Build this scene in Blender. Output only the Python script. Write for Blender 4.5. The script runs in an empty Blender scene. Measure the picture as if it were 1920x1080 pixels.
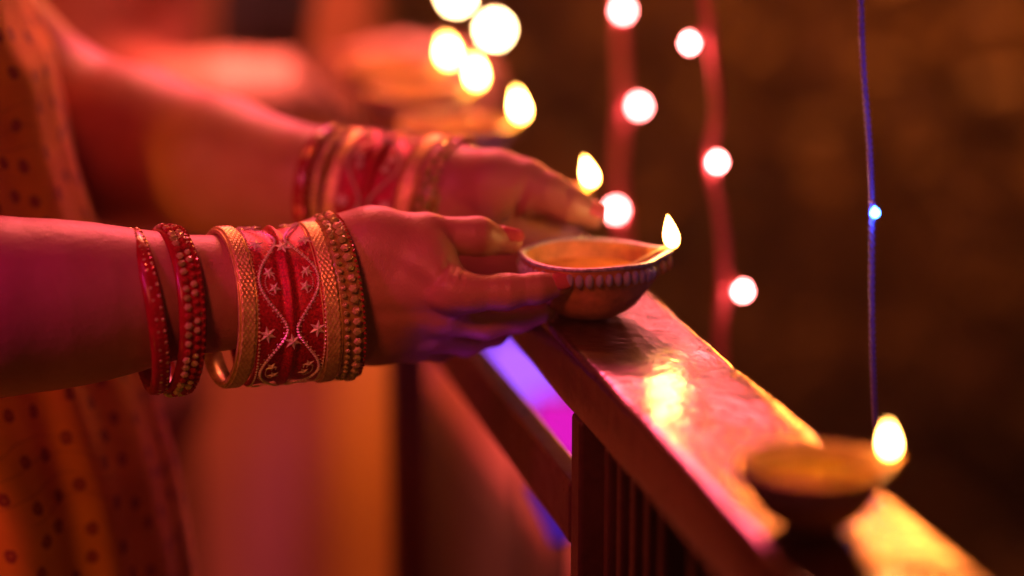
import bpy, bmesh, math, random
import numpy as np
from mathutils import Vector, Matrix, Quaternion, noise

random.seed(7)
R = math.radians
SC = bpy.context.scene
COL = SC.collection

# ------------------------------------------------------------------ camera, world, lights, exposure
FPX = 4533.0                       # focal length in pixels of the 1920 px wide photograph
PITCH = R(14)
CAM = Vector((0, 0, 0.2854))       # z = 0 is the top of the handrail
FWD = Vector((0, math.cos(PITCH), -math.sin(PITCH)))
UPV = Vector((0, math.sin(PITCH), math.cos(PITCH)))
RGT = Vector((1, 0, 0))

def P(u, v, d):
    """point seen at photo position (u, v), d metres in front of the camera"""
    return CAM + d * (FWD + (u - 960) / FPX * RGT - (v - 540) / FPX * UPV)

def PZ(u, v, z=0.0):
    r = FWD + (u - 960) / FPX * RGT - (v - 540) / FPX * UPV
    return CAM + r * ((z - CAM.z) / r.z)

cam_d = bpy.data.cameras.new('camera')
cam = bpy.data.objects.new('camera', cam_d); COL.objects.link(cam)
cam.location = CAM
cam.rotation_euler = (R(90) - PITCH, 0, 0)
cam_d.lens = 85; cam_d.sensor_width = 36
cam_d.clip_start = 0.02; cam_d.clip_end = 200
cam_d.dof.use_dof = True
cam_d.dof.focus_distance = 1.075
cam_d.dof.aperture_fstop = 2.2
SC.camera = cam

w = bpy.data.worlds.new('World'); SC.world = w; w.use_nodes = True
wn = w.node_tree.nodes; wl = w.node_tree.links
bg = wn['Background']
sky = wn.new('ShaderNodeTexSky'); sky.sky_type = 'NISHITA'; sky.sun_disc = False
sky.sun_elevation = R(-4); sky.sun_rotation = R(200)
wl.new(sky.outputs[0], bg.inputs[0]); bg.inputs[1].default_value = 0.02

def lamp(name, kind, loc, power, color, size=0.1, target=None, spot=None, blend=0.6):
    d = bpy.data.lights.new(name, kind); o = bpy.data.objects.new(name, d); COL.objects.link(o)
    o.location = loc; d.energy = power; d.color = color
    if kind == 'AREA': d.shape = 'DISK'; d.size = size
    elif kind != 'SUN': d.shadow_soft_size = size
    if kind == 'SPOT' and spot: d.spot_size = R(spot); d.spot_blend = blend
    if target is not None:
        o.rotation_euler = (Vector(target) - Vector(loc)).to_track_quat('-Z', 'Y').to_euler()
    return o

# coloured lights outside the frame: party and garden lamps, plus added unseen fills
lamp('red_party_lamp', 'AREA', (-0.15, 2.35, 0.80), 7.0, (1.0, 0.06, 0.19), 0.35, (-0.12, 1.12, 0.0))
lamp('pink_sheen_fill', 'AREA', (0.05, 3.1, 1.05), 15, (1.0, 0.10, 0.11), 0.45, (0.02, 1.2, 0.0))  # added area light for the pink sheen on the handrail
lamp('magenta_party_lamp', 'SPOT', (-0.70, 0.55, 0.55), 14, (1.0, 0.03, 0.33), 0.08, P(60, 540, 1.06), 24, 1.0)
lamp('front_red_fill', 'AREA', (-0.35, 0.65, 1.1), 1.1, (1.0, 0.035, 0.20), 0.25, (-0.08, 1.1, 0.0))  # weak front fill added for the camera side of the arms
lamp('near_lamp_fill', 'SPOT', (0.5, 0.2, 0.3), 1.6, (1.0, 0.2, 0.05), 0.05, P(1520, 920, .87), 16, 1.0)  # fill added to lift the dark underside of the nearest clay lamp
lamp('violet_uplight', 'SPOT', (0.0, 1.0, -0.5), 2.6, (0.45, 0.02, .9), 0.02, (-0.005, 1.085, -0.0), 9)
lamp('amber_wall_fill', 'AREA', (-0.20, 2.2, 1.1), 36, (1.0, 0.20, 0.09), 0.3, (-0.3, 2.95, -0.5))  # unseen fill added to brighten the plaster wall
lamp('amber_dress_fill', 'SPOT', (-0.75, 0.35, 0.75), 15, (1.0, 0.30, 0.02), 0.05, P(-50, 150, 1.12), 10, 1.0)  # spot added to bring the upper dress to orange
lamp('amber_low_fill', 'SPOT', (-0.45, 0.35, -0.45), 8, (1.0, 0.26, 0.02), 0.05, P(110, 1060, 1.12), 19, 1.0)  # spot added to brighten the lower dress
lamp('front_hand_fill', 'SPOT', (-0.22, 0.48, 0.42), 9.0, (1.0, 0.125, 0.075), 0.06, P(740, 580, 1.07), 24, 1.0)  # fill spot added for the front hand and bangles
lamp('salmon_arm_fill', 'SPOT', (-0.30, 1.62, 0.80), 130, (1.0, 0.25, 0.23), 0.06, P(600, 145, 1.98), 27, 1.0)  # spot added to brighten the second woman's arm and hand
lamp('amber_pillar_fill', 'SPOT', (-0.3, 1.9, 0.5), 52, (1.0, 0.28, 0.03), 0.05, P(735, 820, 2.7), 18, 1.0)  # unseen spot added to brighten the ochre pillar
lamp('blue_cable_fill', 'SPOT', (0.62, 0.55, 0.25), 5, (0.16, 0.10, 1.0), 0.05, P(1690, 300, 1.12), 17, 1.0)  # spot added so that the thin blue cable shows
lamp('violet_wall_fill', 'SPOT', (-0.1, 2.2, 0.5), 24, (0.45, 0.03, 1.0), 0.05, P(650, 900, 3.0), 14, 1.0)  # spot added for the purple tinge on the wall
lamp('garden_lamp', 'POINT', (0.9, 4.7, 0.9), 150, (1.0, 0.21, 0.03), 0.2)
lamp('garden_red_fill', 'SPOT', (0.25, 2.0, 0.9), 1.5, (1.0, 0.06, 0.06), 0.1, (0.05, 2.3, -0.48), 50)  # spot added to redden the coping of the garden wall

SC.view_settings.view_transform = 'Standard'
SC.view_settings.look = 'None'
SC.view_settings.exposure = 0.0
SC.view_settings.gamma = 1.0
SC.view_settings.use_curve_mapping = False
SC.render.engine = 'CYCLES'
SC.cycles.use_denoising = True
SC.cycles.sample_clamp_indirect = 6
SC.cycles.max_bounces = 8

# ------------------------------------------------------------------ helpers
def tag(o, label=None, cat=None, group=None, kind=None):
    if label: o['label'] = label
    if cat: o['category'] = cat
    if group: o['group'] = group
    if kind: o['kind'] = kind
    return o

def empty(name, loc=(0, 0, 0), mat=None):
    o = bpy.data.objects.new(name, None); COL.objects.link(o)
    o.empty_display_size = 0.01
    if mat is not None: o.matrix_world = mat
    else: o.location = loc
    return o

def link_mesh(name, me, mat=None, parent=None, smooth=True):
    if mat and not me.materials: me.materials.append(mat)
    if smooth:
        me.polygons.foreach_set('use_smooth', [True] * len(me.polygons))
    o = bpy.data.objects.new(name, me); COL.objects.link(o)
    if parent: o.parent = parent
    return o

def mesh_py(name, verts, faces, mat=None, parent=None, smooth=True):
    me = bpy.data.meshes.new(name)
    me.from_pydata([tuple(v) for v in verts], [], faces); me.update()
    return link_mesh(name, me, mat, parent, smooth)

def bm_obj(name, bm, mat=None, parent=None, smooth=False):
    me = bpy.data.meshes.new(name)
    bmesh.ops.recalc_face_normals(bm, faces=bm.faces)
    bm.to_mesh(me); bm.free()
    return link_mesh(name, me, mat, parent, smooth)

def children(o): return [c for c in bpy.data.objects if c.parent == o]

def copy_tree(o, parent=None):
    c = o.copy(); COL.objects.link(c)
    if parent: c.parent = parent
    for ch in children(o): copy_tree(ch, c)
    return c

def box_bm(bm, c, s, rot=None, bevel=0.0):
    r = bmesh.ops.create_cube(bm, size=1)
    M = Matrix.Translation(c) @ (rot.to_4x4() if rot is not None else Matrix()) @ Matrix.Diagonal((s[0], s[1], s[2], 1))
    bmesh.ops.transform(bm, matrix=M, verts=r['verts'])
    if bevel:
        es = {e for v in r['verts'] for e in v.link_edges}
        bmesh.ops.bevel(bm, geom=list(es), offset=bevel, segments=3, affect='EDGES', profile=0.5)

def lathe(profile, n=64, fr=None, closed=False, cap=True):
    """profile of (r, z); fr(theta, r, z) may change the point"""
    vs, fs = [], []
    m = len(profile)
    for i in range(n):
        t = 2 * math.pi * i / n
        for (r, z) in profile:
            if fr: r, z = fr(t, r, z)
            vs.append((r * math.cos(t), r * math.sin(t), z))
    for i in range(n):
        j = (i + 1) % n
        for k in range(m - 1 + (1 if closed else 0)):
            k2 = (k + 1) % m
            fs.append((i * m + k, j * m + k, j * m + k2, i * m + k2))
    return vs, fs

def tube(pts, rad, n=8, cap=True):
    pts = [Vector(p) for p in pts]
    vs, fs = [], []
    up = Vector((0, 0, 1))
    prev = None
    for i, p in enumerate(pts):
        t = (pts[min(i + 1, len(pts) - 1)] - pts[max(i - 1, 0)]).normalized()
        a = prev if prev is not None else (Vector((1, 0, 0)) if abs(t.x) < .9 else Vector((0, 1, 0)))
        a = (a - t * a.dot(t)).normalized(); b = t.cross(a); prev = a
        r = rad[i] if isinstance(rad, (list, tuple)) else rad
        for k in range(n):
            th = 2 * math.pi * k / n
            vs.append(p + (a * math.cos(th) + b * math.sin(th)) * r)
    for i in range(len(pts) - 1):
        for k in range(n):
            k2 = (k + 1) % n
            fs.append((i * n + k, i * n + k2, (i + 1) * n + k2, (i + 1) * n + k))
    if cap:
        fs.append(tuple(range(n))[::-1]); fs.append(tuple((len(pts) - 1) * n + k for k in range(n)))
    return vs, fs

# ------------------------------------------------------------------ materials
class NT:
    def __init__(s, name):
        s.m = bpy.data.materials.new(name); s.m.use_nodes = True
        s.t = s.m.node_tree; s.n = s.t.nodes; s.l = s.t.links
        s.b = s.n['Principled BSDF']; s.out = s.n['Material Output']
    def new(s, t, **kw):
        o = s.n.new(t)
        for k, v in kw.items():
            if hasattr(o, k) and k not in o.inputs: setattr(o, k, v)
            else: o.inputs[k].default_value = v
        return o
    def link(s, a, b): s.l.new(a, b)
    def noise(s, scale, detail=4, rough=.55, coord='Object', vec=None):
        n = s.new('ShaderNodeTexNoise'); n.inputs['Scale'].default_value = scale
        n.inputs['Detail'].default_value = detail; n.inputs['Roughness'].default_value = rough
        if vec is None:
            tc = s.new('ShaderNodeTexCoord'); vec = tc.outputs[coord]
        s.link(vec, n.inputs['Vector']); return n.outputs['Fac']
    def ramp(s, fac, stops):
        r = s.new('ShaderNodeValToRGB')
        e = r.color_ramp.elements
        while len(e) < len(stops): e.new(0.5)
        for i, (p, c) in enumerate(stops):
            e[i].position = p; e[i].color = (*c, 1) if len(c) == 3 else c
        s.link(fac, r.inputs[0]); return r.outputs[0]
    def bump(s, h, strength=.3, dist=.001, base=None):
        b = s.new('ShaderNodeBump'); b.inputs['Strength'].default_value = strength
        b.inputs['Distance'].default_value = dist
        s.link(h, b.inputs['Height'])
        if base is not None: s.link(base, b.inputs['Normal'])
        s.link(b.outputs[0], s.b.inputs['Normal']); return b.outputs[0]
    def math(s, op, a, b=None, c=None):
        m = s.new('ShaderNodeMath', operation=op)
        for i, x in enumerate((a, b, c)):
            if x is None: continue
            if isinstance(x, (int, float)): m.inputs[i].default_value = x
            else: s.link(x, m.inputs[i])
        return m.outputs[0]
    def mix(s, fac, a, b):
        m = s.new('ShaderNodeMix', data_type='RGBA')
        if isinstance(fac, (int, float)): m.inputs[0].default_value = fac
        else: s.link(fac, m.inputs[0])
        for i, x in ((6, a), (7, b)):
            if isinstance(x, tuple): m.inputs[i].default_value = (*x, 1)
            else: s.link(x, m.inputs[i])
        return m.outputs[2]
    def set(s, **kw):
        for k, v in kw.items():
            k = k.replace('_', ' ')
            s.b.inputs[k].default_value = (*v, 1) if isinstance(v, tuple) and len(v) == 3 and 'Radius' not in k else v
        return s

def simple(name, col, rough=.5, metal=0, var=.25, scale=60, bump=0.15, bscale=300, bdist=.0005, **kw):
    t = NT(name)
    f = t.noise(scale)
    c1 = tuple(c * (1 - var) for c in col); c2 = tuple(min(1, c * (1 + var)) for c in col)
    t.link(t.ramp(f, [(.3, c1), (.7, c2)]), t.b.inputs['Base Color'])
    t.set(Roughness=rough, Metallic=metal, **kw)
    if bump: t.bump(t.noise(bscale), bump, bdist)
    return t.m

def skin_mat():
    t = NT('skin')
    f = t.noise(38, 5); g = t.noise(7, 2)
    c = t.mix(g, t.ramp(f, [(.3, (.42, .19, .115)), (.7, (.52, .26, .165))]), t.ramp(f, [(.3, (.47, .20, .12)), (.7, (.50, .235, .15))]))
    t.link(c, t.b.inputs['Base Color'])
    t.set(Roughness=.46, Subsurface_Weight=.22, Subsurface_Scale=.004, Subsurface_Radius=(1.0, .35, .2))
    t.b.inputs['Specular IOR Level'].default_value = .45
    v = t.new('ShaderNodeTexVoronoi', feature='DISTANCE_TO_EDGE'); v.inputs['Scale'].default_value = 800
    tc = t.new('ShaderNodeTexCoord')
    mp = t.new('ShaderNodeMapping'); mp.inputs['Scale'].default_value = (1.0, .6, .6)
    t.link(tc.outputs['Object'], mp.inputs[0]); t.link(mp.outputs[0], v.inputs['Vector'])
    h = t.math('MULTIPLY', v.outputs['Distance'], .7)
    h = t.math('ADD', h, t.math('MULTIPLY', t.noise(240, 6, .7), 1.0))
    h = t.math('ADD', h, t.math('MULTIPLY', t.noise(60, 3), 2.0))
    t.bump(h, .38, .0006)
    return t.m

def emis(name, col, strength):
    t = NT(name); t.set(Base_Color=(0, 0, 0), Roughness=1.0)
    t.b.inputs['Emission Color'].default_value = (*col, 1)
    t.b.inputs['Emission Strength'].default_value = strength
    return t.m

def flame_mat():
    t = NT('flame')
    tc = t.new('ShaderNodeTexCoord'); sp = t.new('ShaderNodeSeparateXYZ')
    t.link(tc.outputs['Generated'], sp.inputs[0])
    col = t.ramp(sp.outputs[2], [(0.0, (1, .30, .03)), (.12, (1, .42, .07)), (.45, (1, .52, .14)), (1.0, (1, .42, .07))])
    st = t.ramp(sp.outputs[2], [(0.0, (.06,) * 3), (.15, (.5,) * 3), (.45, (1,) * 3), (.85, (.6,) * 3), (1.0, (.12,) * 3)])
    lw = t.new('ShaderNodeLayerWeight'); lw.inputs[0].default_value = .5      # thinner glowing gas towards the rim of the flame
    st = t.math('MULTIPLY', st, t.ramp(lw.outputs['Facing'], [(0, (1,) * 3), (.45, (.6,) * 3), (.72, (.12,) * 3), (.9, (.02,) * 3), (1, (.005,) * 3)]))
    col = t.mix(t.ramp(lw.outputs['Facing'], [(.4, (0,) * 3), (.85, (1,) * 3)]), col, (1, .36, .035))
    em = t.new('ShaderNodeEmission')
    t.link(col, em.inputs[0]); t.link(t.math('MULTIPLY', st, FLAME), em.inputs[1])
    t.link(em.outputs[0], t.out.inputs[0])
    return t.m
FLAME = 165

def wood_mat(name, c1, c2, rough, coat=.6, ax=(6, .6, 6)):
    t = NT(name)
    tc = t.new('ShaderNodeTexCoord'); mp = t.new('ShaderNodeMapping')
    mp.inputs['Scale'].default_value = ax; t.link(tc.outputs['Object'], mp.inputs[0])
    n1 = t.noise(40, 8, .65, vec=mp.outputs[0]); n2 = t.noise(9, 3, vec=mp.outputs[0])
    t.link(t.ramp(t.math('ADD', t.math('MULTIPLY', n1, .7), t.math('MULTIPLY', n2, .3)), [(.35, c1), (.62, c2)]), t.b.inputs['Base Color'])
    n3 = t.noise(55, 5, .7)
    t.link(t.ramp(n3, [(.3, (rough * .6,) * 3), (.75, (min(1, rough * 1.35),) * 3)]), t.b.inputs['Roughness'])
    t.b.inputs['Coat Weight'].default_value = coat; t.b.inputs['Coat Roughness'].default_value = rough * .95
    h = t.math('ADD', t.math('MULTIPLY', n1, .8), t.math('MULTIPLY', n3, .8))
    h = t.math('ADD', h, t.math('MULTIPLY', t.noise(90, 2, .5), 2.5))
    nb = t.bump(h, .30, .0008)
    t.link(nb, t.b.inputs['Coat Normal'])
    return t.m

M = {}
M['skin'] = skin_mat()
M['flame'] = flame_mat()
M['nail'] = simple('nail_polish', (.62, .13, .13), .18, var=.1, bump=0)
M['clay'] = simple('terracotta', (.62, .27, .10), .62, var=.3, scale=120, bump=.35, bscale=500, bdist=.0004)
M['oil'] = simple('lamp_oil', (.85, .34, .07), .10, var=.25, scale=90, bump=.2, bscale=160, bdist=.0004)
M['mustard'] = simple('mustard_oil', (.95, .52, .02), .2, var=.2, scale=60, bump=.2, bscale=160, bdist=.0004)
M['wick'] = simple('cotton_wick', (.7, .5, .3), .9, bump=.3)
M['paint'] = simple('glitter_paint', (.55, .50, .60), .35, metal=.35, var=.5, scale=400, bump=.6, bscale=900)
M['goldpaint'] = simple('gold_paint', (.75, .45, .12), .35, metal=.6, var=.4, scale=400, bump=.4, bscale=900)
M['gold'] = simple('gold', (1.0, .68, .20), .30, metal=.45, var=.35, scale=350, bump=.5, bscale=1200, bdist=.0004)
M['golddark'] = simple('antique_gold', (.82, .60, .24), .38, metal=.5, var=.45, scale=300, bump=.5, bscale=900, bdist=.0004)
M['bead'] = simple('gold_seed_beads', (1.0, .78, .50), .25, metal=.1, var=.3, scale=500, bump=0)
M['olive'] = simple('olive_enamel', (.34, .26, .05), .25, var=.4, scale=300, bump=.3, bscale=900)
M['redlac'] = simple('red_lacquer', (.33, .008, .015), .22, var=.25, scale=200, bump=.3, bscale=1500, bdist=.0002)
M['redglitter'] = simple('red_glitter', (.46, .012, .025), .3, metal=.3, var=.6, scale=900, bump=.8, bscale=1800, bdist=.0004)
M['gem'] = simple('gold_glass_bead', (1.0, .74, .26), .14, metal=.4, var=.35, scale=500, bump=0)
M['greengem'] = simple('green_glass_bead', (.50, .58, .12), .14, metal=.35, var=.5, scale=500, bump=0)
M['redgem'] = simple('red_glass_bead', (.48, .05, .03), .12, metal=.3, var=.4, scale=500, bump=0)
M['plaster'] = simple('painted_plaster', (.50, .22, .13), .8, var=.18, scale=3, bump=.3, bscale=60, bdist=.002)
M['amberplaster'] = simple('ochre_plaster', (.66, .36, .08), .75, var=.15, scale=4, bump=.3, bscale=60, bdist=.002)
M['darkwood'] = wood_mat('dark_door_wood', (.02, .008, .005), (.05, .02, .012), .4, .2)
M['rail'] = wood_mat('varnished_handrail_wood', (.03, .008, .005), (.085, .020, .009), .22, 1.0)
M['bar'] = wood_mat('brown_rail_paint', (.07, .028, .013), (.11, .045, .02), .4, .3)
M['stone'] = simple('floor_stone', (.22, .14, .10), .35, var=.3, scale=8, bump=.3, bscale=80, bdist=.001)
M['soil'] = simple('garden_soil', (.07, .05, .025), .95, var=.4, scale=6, bump=.6, bscale=40, bdist=.01)
M['leaf'] = simple('leaves', (.13, .09, .02), .5, var=.5, scale=5, bump=0)
M['bark'] = simple('bark', (.14, .09, .05), .9, var=.4, scale=20, bump=.6, bscale=50, bdist=.005)
M['hair'] = simple('black_hair', (.012, .008, .008), .45, var=.3, scale=60, bump=.5, bscale=200)
M['pinkcable'] = simple('pink_cable_plastic', (1.0, .20, .24), .35, var=.1, bump=0)
M['bluelitcable'] = simple('blue_lit_cable_plastic', (.55, .40, 1.0), .35, var=.1, bump=0)  # clear plastic cable with the bulb's blue light put into its colour
M['socket'] = simple('socket_plastic', (.6, .2, .2), .4, var=.1, bump=0)
M['bulbpink'] = emis('pink_bulb_glow', (1, .20, .19), 75)
M['bulbwarm'] = emis('warm_bulb_glow', (1, .62, .28), 170)
M['bulbblue'] = emis('blue_bulb_glow', (.03, .14, 1), 45)
M['housing'] = simple('black_housing', (.03, .03, .035), .4, var=.2)
M['ledviolet'] = emis('violet_led_glow', (.28, .08, 1.0), 1.9)
M['ledmagenta'] = emis('magenta_led_glow', (.85, .01, .60), .9)

def cloth_mat():
    t = NT('printed_cotton')
    uv = t.new('ShaderNodeUVMap').outputs[0]
    base = t.ramp(t.noise(30, 4, coord='UV'), [(.3, (.70, .23, .010)), (.7, (.86, .31, .016))])
    vo = t.new('ShaderNodeTexVoronoi', voronoi_dimensions='2D'); vo.inputs['Scale'].default_value = 52; vo.inputs['Randomness'].default_value = .55
    wob = t.new('ShaderNodeTexNoise'); wob.inputs['Scale'].default_value = 500
    t.link(uv, wob.inputs['Vector'])
    add = t.new('ShaderNodeVectorMath', operation='MULTIPLY_ADD')
    t.link(wob.outputs['Color'], add.inputs[0]); add.inputs[1].default_value = (.003, .003, 0); t.link(uv, add.inputs[2])
    t.link(add.outputs[0], vo.inputs['Vector'])
    d = vo.outputs['Distance']
    ring = t.ramp(d, [(.0, (.5,) * 3), (.05, (.7,) * 3), (.05, (1,) * 3), (.15, (1,) * 3), (.20, (0,) * 3)])
    c = t.mix(ring, base, (.30, .03, .016))
    # sparse embroidered sprigs
    v2 = t.new('ShaderNodeTexWave', wave_type='RINGS'); v2.inputs['Scale'].default_value = 12
    v2.inputs['Distortion'].default_value = 9; v2.inputs['Detail'].default_value = 2; t.link(uv, v2.inputs['Vector'])
    msk = t.ramp(t.noise(9, 1, coord='UV'), [(.56, (0,) * 3), (.62, (.5,) * 3)])
    line = t.ramp(v2.outputs['Fac'], [(.42, (0,) * 3), (.5, (1,) * 3), (.58, (0,) * 3)])
    c = t.mix(t.math('MULTIPLY', msk, line), c, (.25, .03, .015))
    t.link(c, t.b.inputs['Base Color'])
    t.set(Roughness=.85, Sheen_Weight=.2)
    h = t.math('ADD', t.noise(900, 2, coord='UV'), t.math('MULTIPLY', t.noise(60, 3, coord='UV'), 2))
    t.bump(h, .4, .0008)
    return t.m
M['cloth'] = cloth_mat()
M['cloth2'] = simple('maroon_sleeve_cloth', (.35, .10, .06), .85, var=.2)

# ------------------------------------------------------------------ setting: floor, ground, house
RDIR = Vector((-math.sin(R(12.9)), math.cos(R(12.9)), 0))      # along the railing, away from the camera
RNOR = Vector((math.cos(R(12.9)), math.sin(R(12.9)), 0))       # across it, to the garden side
RC = PZ(1155, 600)                                              # a point on the centre line of the rail
RROT = Matrix((RNOR, RDIR, Vector((0, 0, 1)))).transposed()     # local x across, y along

def rail_at(t, s=0.0, z=0.0): return RC + RDIR * t + RNOR * s + Vector((0, 0, z))

bm = bmesh.new(); c = rail_at(1.0, -2.35); box_bm(bm, (c.x, c.y, -1.0), (4.6, 9, .1), RROT)
tag(bm_obj('floor', bm, M['stone']), kind='structure')
bm = bmesh.new(); box_bm(bm, (0, 20, -1.55), (120, 120, .1))
tag(bm_obj('ground', bm, M['soil']), kind='structure')

house = empty('house', (-0.9, 3.1, -.95)); tag(house, 'house wall with a dark open doorway behind the two women', 'house')
bm = bmesh.new()
def wallbox(bm, u0, u1, v0, v1, d, depth):
    a = P(u0, 540, d); b = P(u1, 540, d)
    z0 = P(0, v1, d).z if v1 is not None else -.95
    z1 = P(0, v0, d).z if v0 is not None else 1.9
    box_bm(bm, (((a.x + b.x) / 2), a.y + depth / 2, (z0 + z1) / 2), (b.x - a.x, depth, z1 - z0), bevel=.004)
wallbox(bm, -1500, 300, None, None, 3.0, .25)
wallbox(bm, 352, 545, None, None, 3.0, .25)
wallbox(bm, 545, 700, None, None, 3.04, .21)
wallbox(bm, 300, 352, None, 250, 3.0, .25)
o = bm_obj('wall', bm, M['plaster']); o.parent = house; o.matrix_parent_inverse = house.matrix_world.inverted() if False else Matrix.Translation(-house.location)
bm = bmesh.new(); wallbox(bm, 280, 370, 260, None, 3.18, .05)
o = bm_obj('door', bm, M['darkwood']); o.parent = house; o.matrix_parent_inverse = Matrix.Translation(-house.location)

pil = empty('porch_pillar', P(665, 540, 2.7)); tag(pil, 'ochre plastered porch pillar behind the hands', 'pillar')
bm = bmesh.new(); wallbox(bm, 618, 760, 300, None, 2.7, .12)
o = bm_obj('shaft', bm, M['amberplaster']); o.parent = pil; o.matrix_parent_inverse = Matrix.Translation(-pil.location)
post = empty('verandah_post', P(820, 540, 2.9)); tag(post, 'brown wooden verandah post just beside the ochre pillar', 'post')
bm = bmesh.new(); wallbox(bm, 795, 862, 430, None, 2.9, .05)
o = bm_obj('shaft', bm, M['rail']); o.parent = post; o.matrix_parent_inverse = Matrix.Translation(-post.location)

# ------------------------------------------------------------------ railing
rail = empty('balcony_railing'); rail.matrix_world = Matrix.Translation(RC) @ RROT.to_4x4()
tag(rail, 'varnished wooden balcony railing with glossy handrail carrying the row of clay lamps', 'railing')
T0, T1 = -0.62, 0.86
def rail_profile(bmv):
    pass
# handrail: a rounded board with slightly worn, uneven edges
prof = []
hw, th, rd = .0325, .029, .0045
def corner(cx, cz, a0, a1, r, n=5):
    return [(cx + r * math.cos(R(a0 + (a1 - a0) * i / n)), cz + r * math.sin(R(a0 + (a1 - a0) * i / n))) for i in range(n + 1)]
prof += corner(-hw + .002, -th + .002, 180, 270, .002, 2)
prof += corner(hw - .002, -th + .002, 270, 360, .002, 2)
prof += corner(hw - rd, -rd, 0, 90, rd)
for k in range(1, 12): prof.append((hw - rd - (2 * hw - 2 * rd) * k / 12, 0.0))
prof += corner(-hw + rd, -rd, 90, 180, rd)
vs, fs = [], []
NS = 420; m = len(prof)
for i in range(NS + 1):
    y = T0 + (T1 - T0) * i / NS
    for (x, z) in prof:
        n = noise.noise(Vector((x * 40, y * 30, 3))) * .0005
        e = 0
        if x > hw * .8 and z > -.012: 
            q = noise.noise(Vector((y * 55, 1.7, 0)))
            e = -max(0, q - .15) * .0022
        dip = -.0008 * (1 - (x / hw) ** 2)
        vs.append((x + e, y, z + n + (dip if z > -.002 else 0) + noise.noise(Vector((x * 25, y * 14, 7))) * .0009))
for i in range(NS):
    for k in range(m):
        fs.append((i * m + k, i * m + (k + 1) % m, (i + 1) * m + (k + 1) % m, (i + 1) * m + k))
fs.append(tuple(range(m))[::-1]); fs.append(tuple(NS * m + k for k in range(m)))
mesh_py('handrail', vs, fs, M['rail'], rail)
def rbar(name, s, y0, y1, z0, z1, w_, mat=M['bar'], bev=.002):
    bm = bmesh.new(); box_bm(bm, (s, (y0 + y1) / 2, (z0 + z1) / 2), (w_, y1 - y0, z1 - z0), bevel=bev)
    return bm_obj(name, bm, mat, rail)
tpost = -0.055
rbar('sub_rail', -.0262, tpost + .014, T1 - .02, -.093, -.064, .012)
rbar('post', -.0222, tpost - .0035, tpost + .0125, -.95, -.0295, .020)
rbar('post', -.010, T1 - .385, T1 - .363, -.95, -.0295, .024)
for i in range(9):
    y = tpost - .022 - (i + (1 if i > 4 else 0)) * .021
    rbar('baluster', -.0185, y - .005, y + .005, -.95, -.0295, .013)
rbar('bottom_rail', -.0165, T0, T1, -.949, -.905, .034)

gw = empty('garden_wall'); gw.matrix_world = Matrix.Translation(rail_at(0.9, .246)) @ RROT.to_4x4()
tag(gw, 'low plastered garden wall seen through the railing bars', 'wall')
bm = bmesh.new(); box_bm(bm, (0, 0, -1.0), (.07, 3.2, 1.0), bevel=.01)
bm_obj('wall_body', bm, simple('dark_plaster', (.10, .05, .03), .9, bump=.4, bscale=60, bdist=.002), gw)  # wall body darker than its coping
bm = bmesh.new(); box_bm(bm, (0, 0, -.4885), (.062, 3.2, .022), bevel=.006)
bm_obj('coping', bm, simple('pale_coping', (.26, .09, .09), .6), gw)

# led flood lamps beyond the bars
def flood(u, v, d, wpx, hpx, mats, label, tilt=0.0):
    L = P(u, v, d); k = d / FPX
    e = empty('led_flood_lamp'); tgt = (CAM - L).normalized()
    q = tgt.to_track_quat('Z', 'Y') @ Quaternion((0, 0, 1), tilt)
    e.matrix_world = Matrix.Translation(L) @ q.to_matrix().to_4x4()
    tag(e, label, 'lamp', 'coloured flood lamps behind the railing')
    W, H = wpx * k, hpx * k
    bm = bmesh.new(); box_bm(bm, (0, 0, -.014), (W * 1.06, H * 1.06, .026), bevel=.003); bm_obj('housing', bm, M['housing'], e)
    n = len(mats)
    for i, mt in enumerate(mats):
        bm = bmesh.new(); hh = H / n
        box_bm(bm, (0, H / 2 - hh * (i + .5), .0012), (W * .97, hh * .94, .003), bevel=.001)
        bm_obj('lens', bm, mt, e)
    foot = e.matrix_world.inverted() @ Vector((L.x, L.y + .02, -1.5))
    a = Vector((0, -H * .4, -.03))
    vs, fs = tube([a, foot], .004, 6); mesh_py('stake', vs, fs, M['housing'], e)
flood(985, 700, 2.0, 150, 150, [M['ledviolet']], 'violet flood lamp glowing just under the handrail')
flood(1055, 805, 1.98, 120, 130, [M['ledmagenta']], 'magenta flood lamp beside the violet one, against the post')
flood(1040, 955, 1.50, 55, 120, [emis('deep_blue_led', (.05, .01, .30), 1.0)], 'deep blue narrow flood lamp low behind the bars', R(25))

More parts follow.
